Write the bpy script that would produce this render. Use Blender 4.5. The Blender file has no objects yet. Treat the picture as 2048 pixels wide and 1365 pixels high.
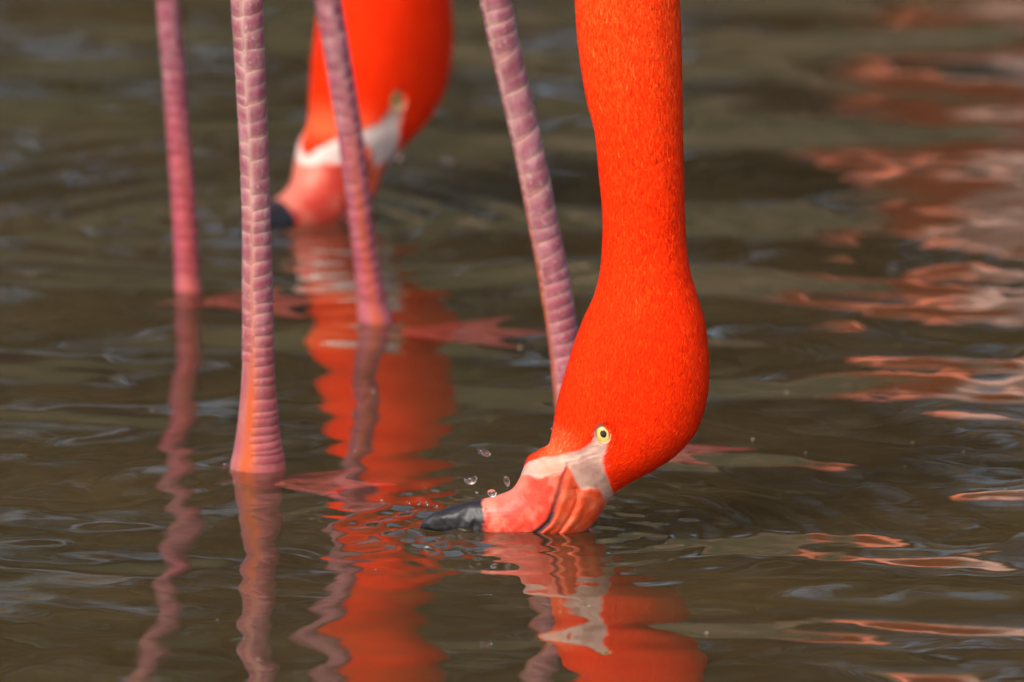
import bpy, math, random
import numpy as np
from mathutils import Vector, Matrix

random.seed(7)
RNG = np.random.default_rng(11)
scene = bpy.context.scene
col = scene.collection
R = math.radians

# ------------------------------------------------------------------ camera
PITCH = R(10.5)
LENS = 640.0
FPX = LENS / 36.0 * 2048.0
CAM_H = 1.568
cam_data = bpy.data.cameras.new('camera')
cam = bpy.data.objects.new('camera', cam_data)
col.objects.link(cam)
cam.location = (0, 0, CAM_H)
cam.rotation_euler = (math.pi / 2 - PITCH, 0, 0)
cam_data.lens = LENS
cam_data.sensor_width = 36.0
cam_data.clip_start = 0.1
cam_data.clip_end = 500.0
cam_data.dof.use_dof = True
cam_data.dof.focus_distance = 8.12
cam_data.dof.aperture_fstop = 11.0
scene.camera = cam

# ------------------------------------------------------------------ sky and sun
SUN_DIR = Vector((-0.48, -0.72, 0.80)).normalized()
world = bpy.data.worlds.new('World')
scene.world = world
world.use_nodes = True
wn = world.node_tree
wn.nodes.clear()
sky = wn.nodes.new('ShaderNodeTexSky')
sky.sky_type = 'NISHITA'
sky.sun_disc = False
sky.sun_elevation = math.asin(SUN_DIR.z)
sky.sun_rotation = math.atan2(SUN_DIR.x, SUN_DIR.y)
sky.air_density = 1.0
sky.dust_density = 6.0
bg = wn.nodes.new('ShaderNodeBackground')
bg.inputs['Strength'].default_value = 0.145
wo = wn.nodes.new('ShaderNodeOutputWorld')
wn.links.new(sky.outputs[0], bg.inputs['Color'])
wn.links.new(bg.outputs[0], wo.inputs['Surface'])

sun_data = bpy.data.lights.new('sun', 'SUN')
sun_data.energy = 1.2
sun_data.angle = R(30)
sun_data.color = (1.0, 0.97, 0.93)
sun = bpy.data.objects.new('sun', sun_data)
col.objects.link(sun)
sun.rotation_euler = SUN_DIR.to_track_quat('Z', 'Y').to_euler()

scene.view_settings.view_transform = 'Standard'
scene.view_settings.look = 'None'
scene.view_settings.gamma = 1.0
scene.view_settings.exposure = 0.52
scene.view_settings.use_curve_mapping = False
scene.cycles.use_denoising = True
scene.cycles.max_bounces = 10
scene.cycles.transmission_bounces = 8
scene.cycles.sample_clamp_indirect = 4.0

# ------------------------------------------------------------------ helpers
def px2w(px, py, Y):
    """point on the vertical plane at depth Y that a photograph pixel looks at"""
    a = (px - 1024.0) / FPX
    b = (682.5 - py) / FPX
    dy = math.cos(PITCH) + b * math.sin(PITCH)
    dz = -math.sin(PITCH) + b * math.cos(PITCH)
    t = Y / dy
    return Vector((t * a, Y, CAM_H + t * dz))

def depth_of_water(py):
    b = (682.5 - py) / FPX
    dy = math.cos(PITCH) + b * math.sin(PITCH)
    dz = -math.sin(PITCH) + b * math.cos(PITCH)
    return -CAM_H / dz * dy

def lin(r, g, b):
    f = lambda c: (c / 255.0 / 12.92) if c / 255.0 <= 0.04045 else ((c / 255.0 + 0.055) / 1.055) ** 2.4
    return np.array([f(r), f(g), f(b)]) * 0.78

def tag(o, label=None, cat=None, group=None, kind=None):
    if label: o['label'] = label
    if cat: o['category'] = cat
    if group: o['group'] = group
    if kind: o['kind'] = kind
    return o

def empty(name, loc=(0, 0, 0)):
    o = bpy.data.objects.new(name, None)
    o.empty_display_size = 0.05
    col.objects.link(o)
    o.location = loc
    return o

def link(name, me, parent=None):
    o = bpy.data.objects.new(name, me)
    col.objects.link(o)
    if parent is not None:
        o.parent = parent
    return o

def np_mesh(name, verts, quads=None, tris=None, smooth=True):
    me = bpy.data.meshes.new(name)
    verts = np.asarray(verts, dtype=np.float32)
    nq = 0 if quads is None else len(quads)
    nt = 0 if tris is None else len(tris)
    me.vertices.add(len(verts))
    me.vertices.foreach_set('co', verts.ravel())
    loops = []
    if nq: loops.append(np.asarray(quads, dtype=np.int32).ravel())
    if nt: loops.append(np.asarray(tris, dtype=np.int32).ravel())
    loops = np.concatenate(loops)
    me.loops.add(len(loops))
    me.loops.foreach_set('vertex_index', loops)
    starts = np.concatenate([np.arange(nq) * 4, nq * 4 + np.arange(nt) * 3]).astype(np.int32)
    me.polygons.add(nq + nt)
    me.polygons.foreach_set('loop_start', starts)
    if smooth:
        me.polygons.foreach_set('use_smooth', np.ones(nq + nt, dtype=bool))
    me.update(calc_edges=True)
    me.validate()
    return me

def set_color(me, cols, name='tint'):
    at = me.attributes.new(name, 'FLOAT_COLOR', 'POINT')
    c = np.ones((len(me.vertices), 4), dtype=np.float32)
    c[:, :3] = cols
    at.data.foreach_set('color', c.ravel())

def set_float(me, vals, name):
    at = me.attributes.new(name, 'FLOAT', 'POINT')
    at.data.foreach_set('value', np.asarray(vals, dtype=np.float32))

def grid_quads(nu, nv, wrap_v=False):
    i = np.arange(nu - 1)[:, None]
    j = np.arange(nv if wrap_v else nv - 1)[None, :]
    j2 = (j + 1) % nv
    return np.stack(np.broadcast_arrays(i * nv + j, i * nv + j2, (i + 1) * nv + j2, (i + 1) * nv + j), -1).reshape(-1, 4)

def catmull(P, n_per):
    """rows of P interpolated by a Catmull-Rom spline, n_per samples per span"""
    P = np.asarray(P, dtype=float)
    out = []
    m = len(P)
    for i in range(m - 1):
        p0 = P[max(i - 1, 0)]; p1 = P[i]; p2 = P[i + 1]; p3 = P[min(i + 2, m - 1)]
        n = n_per[i] if hasattr(n_per, '__len__') else n_per
        for k in range(n):
            t = k / n
            out.append(0.5 * ((2 * p1) + (-p0 + p2) * t + (2 * p0 - 5 * p1 + 4 * p2 - p3) * t * t + (-p0 + 3 * p1 - 3 * p2 + p3) * t ** 3))
    out.append(P[-1])
    return np.array(out)

def fbm2(x, y, seed=0, octaves=4, scale=1.0):
    """cheap smooth pseudo noise in [-1,1] from sums of sines"""
    r = np.random.default_rng(seed)
    v = np.zeros_like(np.asarray(x, dtype=float)); amp = 1.0; tot = 0
    f = scale
    for _ in range(octaves):
        for _k in range(5):
            a = r.uniform(0, 2 * math.pi); ph = r.uniform(0, 2 * math.pi); ff = f * r.uniform(0.7, 1.4)
            v = v + amp * np.sin(ff * (x * math.cos(a) + y * math.sin(a)) + ph) / 2.2
        tot += amp
        amp *= 0.5; f *= 2.1
    return v / tot

def poly_sd(poly, x, y):
    """signed distance to polygon, negative inside"""
    P = np.asarray(poly, float)
    d = np.full(x.shape, 1e18); inside = np.zeros(x.shape, bool)
    n = len(P)
    for i in range(n):
        a = P[i]; b = P[(i + 1) % n]
        e = b - a
        wx = x - a[0]; wy = y - a[1]
        t = np.clip((wx * e[0] + wy * e[1]) / (e @ e + 1e-12), 0, 1)
        d = np.minimum(d, (wx - e[0] * t) ** 2 + (wy - e[1] * t) ** 2)
        c = ((a[1] > y) != (b[1] > y)) & (x < (b[0] - a[0]) * (y - a[1]) / (b[1] - a[1] + 1e-12) + a[0])
        inside ^= c
    d = np.sqrt(d)
    return np.where(inside, -d, d)

def line_dist(pts, x, y):
    P = np.asarray(pts, float)
    d = np.full(x.shape, 1e18)
    for i in range(len(P) - 1):
        a = P[i]; e = P[i + 1] - a
        wx = x - a[0]; wy = y - a[1]
        t = np.clip((wx * e[0] + wy * e[1]) / (e @ e), 0, 1)
        d = np.minimum(d, (wx - e[0] * t) ** 2 + (wy - e[1] * t) ** 2)
    return np.sqrt(d)

def sstep(a, b, x):
    t = np.clip((x - a) / (b - a), 0, 1)
    return t * t * (3 - 2 * t)

# ------------------------------------------------------------------ materials
def new_mat(name):
    m = bpy.data.materials.new(name)
    m.use_nodes = True
    nt = m.node_tree
    b = nt.nodes['Principled BSDF']
    return m, nt, b

def nd(nt, kind, **kw):
    n = nt.nodes.new(kind)
    for k, v in kw.items():
        if k.startswith('i_'):
            n.inputs[k[2:].replace('_', ' ')].default_value = v
        else:
            setattr(n, k, v)
    return n

def ramp(nt, src, stops):
    r = nt.nodes.new('ShaderNodeValToRGB')
    while len(r.color_ramp.elements) < len(stops):
        r.color_ramp.elements.new(0.5)
    for e, (p, c) in zip(r.color_ramp.elements, stops):
        e.position = p
        e.color = (*c, 1) if len(c) == 3 else c
    nt.links.new(src, r.inputs[0])
    return r

def mix(nt, fac, a, b, blend='MIX'):
    m = nt.nodes.new('ShaderNodeMix')
    m.data_type = 'RGBA'; m.blend_type = blend
    for sock, v in ((m.inputs[0], fac), (m.inputs[6], a), (m.inputs[7], b)):
        if hasattr(v, 'links'): nt.links.new(v, sock)
        elif isinstance(v, (int, float)): sock.default_value = v
        else: sock.default_value = (*v, 1)
    return m.outputs[2]

def mat_bird():
    m, nt, b = new_mat('flamingo_skin')
    at = nd(nt, 'ShaderNodeAttribute', attribute_name='tint')
    fe = nd(nt, 'ShaderNodeAttribute', attribute_name='feather')
    tc = nd(nt, 'ShaderNodeTexCoord')
    mp = nd(nt, 'ShaderNodeMapping'); mp.inputs['Scale'].default_value = (1, 1, 0.28)
    nt.links.new(tc.outputs['Object'], mp.inputs[0])
    n1 = nd(nt, 'ShaderNodeTexNoise', i_Scale=900.0, i_Detail=4.0, i_Roughness=0.6)
    nt.links.new(mp.outputs[0], n1.inputs['Vector'])
    n2 = nd(nt, 'ShaderNodeTexNoise', i_Scale=260.0, i_Detail=5.0)
    nt.links.new(tc.outputs['Object'], n2.inputs['Vector'])
    v = ramp(nt, n1.outputs[0], [(0.3, (0.9,) * 3), (0.7, (1.06,) * 3)])
    c = mix(nt, 0.7, at.outputs['Color'], v.outputs[0], 'MULTIPLY')
    nt.links.new(c, b.inputs['Base Color'])
    hm = nd(nt, 'ShaderNodeMix'); nt.links.new(fe.outputs['Fac'], hm.inputs[0])
    nt.links.new(n2.outputs[0], hm.inputs[2]); nt.links.new(n1.outputs[0], hm.inputs[3])
    bm = nd(nt, 'ShaderNodeBump', i_Strength=0.35, i_Distance=0.0007)
    nt.links.new(hm.outputs[0], bm.inputs['Height']); nt.links.new(bm.outputs[0], b.inputs['Normal'])
    rg = nd(nt, 'ShaderNodeMapRange'); nt.links.new(fe.outputs['Fac'], rg.inputs[0])
    rg.inputs['To Min'].default_value = 0.42; rg.inputs['To Max'].default_value = 0.85
    nt.links.new(rg.outputs[0], b.inputs['Roughness'])
    sp = nd(nt, 'ShaderNodeMapRange'); nt.links.new(fe.outputs['Fac'], sp.inputs[0])
    sp.inputs['To Min'].default_value = 0.45; sp.inputs['To Max'].default_value = 0.08
    nt.links.new(sp.outputs[0], b.inputs['Specular IOR Level'])
    return m

def mat_plumage():
    m, nt, b = new_mat('flamingo_barbs')
    at = nd(nt, 'ShaderNodeAttribute', attribute_name='tint')
    nt.links.new(at.outputs['Color'], b.inputs['Base Color'])
    b.inputs['Roughness'].default_value = 0.8
    b.inputs['Specular IOR Level'].default_value = 0.08
    return m

def mat_leg(name, seam, kind):
    """seam: the pale keratin between scutes; also orange and magenta stains"""
    m, nt, b = new_mat(name)
    tc = nd(nt, 'ShaderNodeTexCoord')
    oi = nd(nt, 'ShaderNodeObjectInfo')
    mp = nd(nt, 'ShaderNodeMapping'); mp.inputs['Scale'].default_value = (1, 1, 0.35)
    nt.links.new(tc.outputs['Object'], mp.inputs[0])
    n1 = nd(nt, 'ShaderNodeTexNoise', i_Scale=150.0, i_Detail=5.0, i_Roughness=0.65)
    nt.links.new(mp.outputs[0], n1.inputs['Vector'])
    n2 = nd(nt, 'ShaderNodeTexNoise', i_Scale=420.0, i_Detail=5.0, i_Roughness=0.7)
    nt.links.new(tc.outputs['Object'], n2.inputs['Vector'])
    n3 = nd(nt, 'ShaderNodeTexNoise', i_Scale=28.0, i_Detail=3.0)
    nt.links.new(tc.outputs['Object'], n3.inputs['Vector'])
    if kind == 'scute':
        base = ramp(nt, n1.outputs[0], [(0.28, lin(132, 56, 76)), (0.5, lin(156, 86, 104)), (0.74, lin(184, 136, 144))])
        white = ramp(nt, n2.outputs[0], [(0.55, (0, 0, 0)), (0.68, (1, 1, 1))])
        c = mix(nt, 0.0, base.outputs[0], lin(206, 184, 180))
        mx = c.node
        w2 = nd(nt, 'ShaderNodeMath', operation='MULTIPLY')
        nt.links.new(white.outputs[0], w2.inputs[0])
        r3 = ramp(nt, n3.outputs[0], [(0.40, (0.10,) * 3), (0.58, (0.95,) * 3)])
        nt.links.new(r3.outputs[0], w2.inputs[1])
        nt.links.new(w2.outputs[0], mx.inputs[0])
        at = nd(nt, 'ShaderNodeAttribute', attribute_name='rim')
        c = mix(nt, 0.0, c, lin(214, 182, 166)); nt.links.new(at.outputs['Fac'], c.node.inputs[0])
    else:
        base = ramp(nt, n1.outputs[0], [(0.3, lin(158, 92, 102)), (0.5, seam), (0.72, lin(206, 168, 150))])
        c = base.outputs[0]
    at2 = nd(nt, 'ShaderNodeAttribute', attribute_name='rose')
    c = mix(nt, 0.0, c, lin(178, 70, 92)); nt.links.new(at2.outputs['Fac'], c.node.inputs[0])
    at = nd(nt, 'ShaderNodeAttribute', attribute_name='rust')
    ru = nd(nt, 'ShaderNodeMath', operation='MULTIPLY'); ru.use_clamp = True
    r4 = ramp(nt, n1.outputs[0], [(0.25, (0.45,) * 3), (0.6, (1.1,) * 3)])
    nt.links.new(at.outputs['Fac'], ru.inputs[0]); nt.links.new(r4.outputs[0], ru.inputs[1])
    c = mix(nt, 0.0, c, lin(196, 84, 26)); nt.links.new(ru.outputs[0], c.node.inputs[0])
    rr = nd(nt, 'ShaderNodeMapRange'); nt.links.new(oi.outputs['Random'], rr.inputs[0])
    rr.inputs['To Min'].default_value = 0.86; rr.inputs['To Max'].default_value = 1.08
    hv = nd(nt, 'ShaderNodeHueSaturation'); nt.links.new(rr.outputs[0], hv.inputs['Value']); nt.links.new(c, hv.inputs['Color'])
    nt.links.new(hv.outputs[0], b.inputs['Base Color'])
    bm = nd(nt, 'ShaderNodeBump', i_Strength=0.5, i_Distance=0.0006)
    nt.links.new(n2.outputs[0], bm.inputs['Height']); nt.links.new(bm.outputs[0], b.inputs['Normal'])
    b.inputs['Roughness'].default_value = 0.55
    b.inputs['Specular IOR Level'].default_value = 0.3
    return m

def mat_plain(name, c, rough=0.5, spec=0.5, coat=0.0, noise=None):
    m, nt, b = new_mat(name)
    if noise:
        sc, amt = noise
        tc = nd(nt, 'ShaderNodeTexCoord')
        n = nd(nt, 'ShaderNodeTexNoise', i_Scale=sc, i_Detail=5.0, i_Roughness=0.6)
        nt.links.new(tc.outputs['Object'], n.inputs['Vector'])
        r = ramp(nt, n.outputs[0], [(0.3, tuple(np.array(c) * (1 - amt))), (0.7, tuple(np.minimum(np.array(c) * (1 + amt), 0.95)))])
        nt.links.new(r.outputs[0], b.inputs['Base Color'])
    else:
        b.inputs['Base Color'].default_value = (*c, 1)
    b.inputs['Roughness'].default_value = rough
    b.inputs['Specular IOR Level'].default_value = spec
    b.inputs['Coat Weight'].default_value = coat
    b.inputs['Coat Roughness'].default_value = 0.03
    return m

def mat_water():
    m = bpy.data.materials.new('pond_water')
    m.use_nodes = True
    nt = m.node_tree
    nt.nodes.clear()
    out = nd(nt, 'ShaderNodeOutputMaterial')
    tc = nd(nt, 'ShaderNodeTexCoord')
    n = nd(nt, 'ShaderNodeTexNoise', i_Scale=34.0, i_Detail=2.0, i_Roughness=0.5)
    nt.links.new(tc.outputs['Object'], n.inputs['Vector'])
    bump = nd(nt, 'ShaderNodeBump', i_Strength=0.03, i_Distance=0.004)
    nt.links.new(n.outputs[0], bump.inputs['Height'])
    n2 = nd(nt, 'ShaderNodeTexNoise', i_Scale=2.6, i_Detail=4.0, i_Roughness=0.55)
    nt.links.new(tc.outputs['Object'], n2.inputs['Vector'])
    silt = ramp(nt, n2.outputs[0], [(0.3, (0.16, 0.124, 0.052)), (0.7, (0.235, 0.162, 0.084))])
    fr = nd(nt, 'ShaderNodeFresnel', i_IOR=1.333)
    gl = nd(nt, 'ShaderNodeBsdfGlossy', i_Roughness=0.012); gl.inputs['Color'].default_value = (1, 1, 1, 1)
    rf = nd(nt, 'ShaderNodeBsdfRefraction', i_IOR=1.333, i_Roughness=0.02); rf.inputs['Color'].default_value = (1.0, 0.93, 0.80, 1)
    df = nd(nt, 'ShaderNodeBsdfDiffuse')
    nt.links.new(silt.outputs[0], df.inputs['Color'])
    for s in (fr, gl, rf):
        nt.links.new(bump.outputs[0], s.inputs['Normal'])
    m1 = nd(nt, 'ShaderNodeMixShader'); m1.inputs[0].default_value = 0.10
    nt.links.new(rf.outputs[0], m1.inputs[1]); nt.links.new(df.outputs[0], m1.inputs[2])
    m2 = nd(nt, 'ShaderNodeMixShader')
    nt.links.new(fr.outputs[0], m2.inputs[0]); nt.links.new(m1.outputs[0], m2.inputs[1]); nt.links.new(gl.outputs[0], m2.inputs[2])
    nt.links.new(m2.outputs[0], out.inputs['Surface'])
    return m

def mat_drop():
    m, nt, b = new_mat('water_drop')
    b.inputs['Transmission Weight'].default_value = 1.0
    b.inputs['IOR'].default_value = 1.333
    b.inputs['Roughness'].default_value = 0.0
    return m

def mat_leaf(name, c1, c2):
    m, nt, b = new_mat(name)
    gi = nd(nt, 'ShaderNodeNewGeometry')
    r = ramp(nt, gi.outputs['Random Per Island'], [(0.0, c1), (1.0, c2)])
    nt.links.new(r.outputs[0], b.inputs['Base Color'])
    b.inputs['Roughness'].default_value = 0.6
    return m

M_BIRD = mat_bird()
M_BARB = mat_plumage()
M_LEG = mat_leg('leg_skin', lin(180, 124, 122), 'skin')
M_FOOT = mat_plain('foot_web', lin(214, 112, 116), 0.6, 0.3, 0, (160.0, 0.25))
M_SCUTE = mat_leg('leg_scute', lin(180, 124, 122), 'scute')
M_IRIS = mat_plain('iris_yellow', lin(226, 208, 112), 0.25, 0.5, 1.0, (500.0, 0.12))
M_PUPIL = mat_plain('pupil_black', (0.004, 0.004, 0.005), 0.15, 0.5, 1.0)
M_LID = mat_plain('eyelid_cream', lin(222, 176, 138), 0.5, 0.4, 0.0, (700.0, 0.12))
M_WATER = mat_water()
M_DROP = mat_drop()

# ------------------------------------------------------------------ the pond
def smooth_axis(lo, hi, step, far_lo, far_hi, n_out):
    core = np.arange(lo, hi + step * 0.5, step)
    def out(a, b, n):
        k = np.linspace(0, 1, n + 1)[1:]
        d = abs(b - a)
        g = (np.exp(k * 6.0) - 1) / (math.exp(6.0) - 1)
        lin_part = step * np.arange(1, n + 1)
        return a + math.copysign(1, b - a) * np.maximum(g * d, lin_part)
    return np.concatenate([out(core[0], far_lo, n_out)[::-1], core, out(core[-1], far_hi, n_out)])

BILL1 = px2w(1000, 1050, 8.0)
Y_H1 = depth_of_water(1058)
Y_H2 = depth_of_water(445)
Y_A, Y_D, Y_B, Y_C = [depth_of_water(v) for v in (935, 872, 585, 640)]

def water_height(x, y):
    h = np.zeros_like(x)
    r = np.random.default_rng(23)
    # slow swells and ripples from every side; slope = amplitude * k
    for _ in range(120):
        lam = 10 ** r.uniform(math.log10(0.024), math.log10(0.40))
        k = 2 * math.pi / lam
        a = r.normal(math.pi / 2, 0.75)
        ph = r.uniform(0, 2 * math.pi)
        slope = 0.0030 * (lam / 0.12) ** 0.42
        u = x * math.cos(a) + y * math.sin(a)
        env = 0.75 + 0.5 * np.sin(2 * math.pi * (x * r.uniform(-1, 1) + y * r.uniform(-1, 1)) / r.uniform(0.5, 1.5) + r.uniform(0, 6.28))
        h += slope / k * np.sin(k * u + ph) * env
    def rings(cx, cy, lam, slope, decay, start, ph=0.0):
        d = np.sqrt((x - cx) ** 2 + (y - cy) ** 2)
        wob = 1 + 0.08 * np.sin(3 * np.arctan2(y - cy, x - cx) + ph)
        kk = 2 * math.pi / lam
        return slope / kk * np.cos(kk * d * wob + ph) * np.exp(-d / decay) * sstep(start * 0.3, start, d)
    b1 = px2w(1090, 1058, Y_H1)
    h += rings(b1.x, b1.y, 0.024, 0.13, 0.055, 0.03, 0.5)
    h += rings(b1.x - 0.03, b1.y, 0.041, 0.045, 0.12, 0.03, 1.9)
    b2 = px2w(560, 445, Y_H2)
    h += rings(b2.x, b2.y, 0.030, 0.13, 0.085, 0.03, 0.2)
    h += rings(b2.x - 0.03, b2.y, 0.052, 0.05, 0.15, 0.03, 1.1)
    for (px, yy) in ((515, Y_A), (1130, Y_D), (372, Y_B), (752, Y_C)):
        c = px2w(px, 0, yy)
        h += rings(c.x, yy, 0.026, 0.035, 0.035, 0.012, 0.8)
    # choppy water where the bills are stirred
    for (c, sx, sy, s0) in ((px2w(880, 1058, Y_H1), 0.034, 0.075, 0.065), (px2w(1240, 1058, Y_H1), 0.028, 0.06, 0.012), (px2w(500, 445, Y_H2), 0.05, 0.10, 0.026)):
        e = np.exp(-((x - c.x) / sx) ** 2 - ((y - c.y) / sy) ** 2)
        for _ in range(26):
            lam = r.uniform(0.010, 0.028); k = 2 * math.pi / lam
            a = r.uniform(0, 2 * math.pi)
            h += e * s0 / k * np.sin(k * (x * math.cos(a) + y * math.sin(a)) + r.uniform(0, 6.28))
    return h

def build_pond():
    xs = smooth_axis(-0.40, 0.40, 0.0022, -40.0, 40.0, 70)
    ys = smooth_axis(6.75, 9.75, 0.0035, -30.0, 21.0, 70)
    X, Y = np.meshgrid(xs, ys, indexing='ij')
    Z = np.zeros_like(X)
    core = (np.abs(X) < 1.6) & (Y > 5.0) & (Y < 12.0)
    Z[core] = water_height(X[core], Y[core])
    fade = (1 - sstep(0.6, 1.5, np.abs(X))) * sstep(5.2, 6.3, Y) * (1 - sstep(10.2, 11.8, Y))
    Z *= fade
    me = np_mesh('pond_water', np.stack([X, Y, Z], -1).reshape(-1, 3), grid_quads(len(xs), len(ys)))
    me.materials.append(M_WATER)
    # outward normals up
    o = link('pond_water', me)
    if me.polygons[0].normal.z < 0:
        me.flip_normals()
    tag(o, 'brown-green rippled pond water mirroring the flamingos', 'water', kind='structure')
    # bed
    n = 60
    gx = np.linspace(-40, 40, n); gy = np.linspace(-30, 21, n)
    X, Y = np.meshgrid(gx, gy, indexing='ij')
    Z = -0.05 + 0 * X
    me = np_mesh('pond_bed', np.stack([X, Y, Z], -1).reshape(-1, 3), grid_quads(n, n))
    if me.polygons[0].normal.z < 0:
        me.flip_normals()
    me.materials.append(mat_plain('mud', (0.072, 0.054, 0.027), 0.9, 0.1, 0, (9.0, 0.45)))
    tag(link('pond_bed', me), 'brown mud bed under the shallow pond water', 'pond bed', kind='structure')

build_pond()

# ------------------------------------------------------------------ far bank and trees (mirrored in the water)
def build_bank():
    nx, ny = 160, 40
    gx = np.linspace(-40, 40, nx)
    t = np.linspace(0, 1, ny)
    X = np.repeat(gx[:, None], ny, 1)
    edge = 19.0 + 0.8 * fbm2(gx, gx * 0, 5, 3, 0.3)
    Y = edge[:, None] + 40 * t[None, :] ** 1.6
    Z = -0.3 + 3.75 * (1 - np.exp(-((Y - edge[:, None]) / 3.6))) + 0.25 * fbm2(X, Y, 9, 4, 0.8) * sstep(0, 1, Y - edge[:, None])
    me = np_mesh('far_bank', np.stack([X, Y, Z], -1).reshape(-1, 3), grid_quads(nx, ny))
    if me.polygons[0].normal.z < 0: me.flip_normals()
    m, nt, b = new_mat('bank_earth')
    tc = nd(nt, 'ShaderNodeTexCoord')
    n1 = nd(nt, 'ShaderNodeTexNoise', i_Scale=0.9, i_Detail=5.0, i_Roughness=0.65)
    n2 = nd(nt, 'ShaderNodeTexNoise', i_Scale=3.2, i_Detail=4.0, i_Roughness=0.6)
    nt.links.new(tc.outputs['Object'], n1.inputs['Vector']); nt.links.new(tc.outputs['Object'], n2.inputs['Vector'])
    earth = ramp(nt, n2.outputs[0], [(0.35, (0.035, 0.025, 0.012)), (0.52, (0.085, 0.062, 0.034)), (0.68, (0.24, 0.18, 0.12))])
    gr = ramp(nt, n1.outputs[0], [(0.45, (0, 0, 0)), (0.56, (1, 1, 1))])
    nt.links.new(mix(nt, gr.outputs[0], earth.outputs[0], (0.024, 0.031, 0.010)), b.inputs['Base Color'])
    b.inputs['Roughness'].default_value = 0.95
    me.materials.append(m)
    tag(link('far_bank', me), 'bare brown earth bank rising beyond the pond', 'bank', kind='structure')
build_bank()

LEAVES = [mat_leaf('leaf_dark', (0.018, 0.030, 0.010), (0.045, 0.062, 0.020)),
          mat_leaf('leaf_olive', (0.040, 0.042, 0.014), (0.085, 0.080, 0.030)),
          mat_leaf('leaf_dry', (0.075, 0.055, 0.030), (0.14, 0.10, 0.06))]
M_BARK = mat_plain('bark', (0.07, 0.055, 0.04), 0.9, 0.1, 0, (12.0, 0.4))

def tube_np(pts, rad, n=10):
    pts = np.asarray(pts, float); rad = np.asarray(rad, float)
    T = np.gradient(pts, axis=0); T /= np.linalg.norm(T, axis=1)[:, None] + 1e-12
    ref = np.array([0.0, 1.0, 0.0])
    U = np.cross(T, ref); ln = np.linalg.norm(U, axis=1)
    U[ln < 0.05] = np.array([1.0, 0, 0]); U /= np.linalg.norm(U, axis=1)[:, None]
    V = np.cross(T, U)
    a = np.linspace(0, 2 * math.pi, n, endpoint=False)
    P = pts[:, None, :] + rad[:, None, None] * (np.cos(a)[None, :, None] * U[:, None, :] + np.sin(a)[None, :, None] * V[:, None, :])
    return P.reshape(-1, 3), grid_quads(len(pts), n, True)

def build_tree(x, y, z0, h, w, kind, label, seed, cat='tree', name='bank_tree'):
    r = np.random.default_rng(seed)
    root = empty(name, (x, y, z0))
    tag(root, label, cat, 'trees and bushes on the far bank')
    V = []; Q = []; off = 0
    def add(p, q):
        nonlocal off
        V.append(p); Q.append(q + off); off += len(p)
    top = np.array([r.normal(0, 0.1 * h), r.normal(0, 0.05 * h), h * 0.8])
    k = np.linspace(0, 1, 8)[:, None]
    trunk = top * k + np.array([0.06 * h, 0, 0]) * np.sin(k * 4)
    p, q = tube_np(trunk, np.linspace(0.035 * h, 0.008 * h, 8)); add(p, q)
    cl = []
    for i in range(16):
        s = r.uniform(0.25, 1.0)
        b0 = trunk[int(s * 7)]
        a = r.uniform(0, 6.28)
        e = b0 + np.array([math.cos(a) * w * r.uniform(0.3, 0.55), math.sin(a) * w * r.uniform(0.2, 0.4), h * r.uniform(0.02, 0.2)])
        p, q = tube_np(np.linspace(0, 1, 4)[:, None] * (e - b0) + b0, np.linspace(0.012 * h, 0.003 * h, 4), 6); add(p, q)
        cl.append(e)
    for i in range(26):
        cl.append(np.array([r.normal(0, w * 0.25), r.normal(0, w * 0.18), h * r.uniform(0.15, 1.0)]))
    me = np_mesh('trunk', np.concatenate(V), np.concatenate(Q)); me.materials.append(M_BARK)
    link('trunk', me, root)
    n = 3600
    c = np.array(cl)[r.integers(0, len(cl), n)] + r.normal(0, 1, (n, 3)) * np.array([0.11 * w, 0.10 * w, 0.075 * h])
    c[:, 2] = np.maximum(c[:, 2], 0.08)
    d1 = r.normal(0, 1, (n, 3)); d1 /= np.linalg.norm(d1, axis=1)[:, None]
    d2 = np.cross(d1, r.normal(0, 1, (n, 3))); d2 /= np.linalg.norm(d2, axis=1)[:, None]
    s = r.uniform(0.05, 0.13, n)[:, None] * (h / 4.0) ** 0.5
    P = np.stack([c - d1 * s, c + d2 * s * 0.5, c + d1 * s, c - d2 * s * 0.5], 1).reshape(-1, 3)
    me = np_mesh('crown', P, np.arange(n * 4).reshape(-1, 4), smooth=False)
    me.materials.append(LEAVES[kind])
    link('crown', me, root)

TREES = [(-5.6, 23.5, 2.3, 3.6, 3.6, 0, 'dark green broad tree on the far bank, mirrored at the far left'),
         (-3.0, 22.8, 2.1, 2.6, 2.6, 0, 'dark green bush on the bank behind the mauve legs'),
         (-1.2, 23.0, 2.2, 2.3, 2.2, 0, 'round dark green bush on the bank behind the blurred head'),
         (0.3, 23.6, 2.4, 2.0, 2.0, 1, 'olive bush on the far bank behind the feeding heads'),
         (1.9, 22.9, 2.1, 2.5, 2.2, 2, 'brown dry-leaved shrub on the bank behind the orange neck'),
         (1.0, 24.2, 2.6, 2.2, 2.0, 1, 'low olive bush between the dry shrub and the middle of the bank'),
         (3.9, 23.4, 2.3, 2.9, 3.0, 1, 'olive spreading tree on the bank behind the pale flamingo'),
         (6.8, 23.0, 2.2, 3.4, 3.6, 0, 'dark tree standing at the right end of the bank')]
for i, t in enumerate(TREES):
    build_tree(*t[:6], t[6], 40 + i)

# ------------------------------------------------------------------ flamingo head profile (photograph units, head plane)
PXM = (px2w(1100, 600, Y_H1) - px2w(1000, 600, Y_H1)).x / 100.0      # metres per photo pixel at the head
PZM = (px2w(1100, 600, Y_H1) - px2w(1100, 700, Y_H1)).z / 100.0
ORG = px2w(1200, 1058, Y_H1)                                        # local origin: water under the eye

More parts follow.
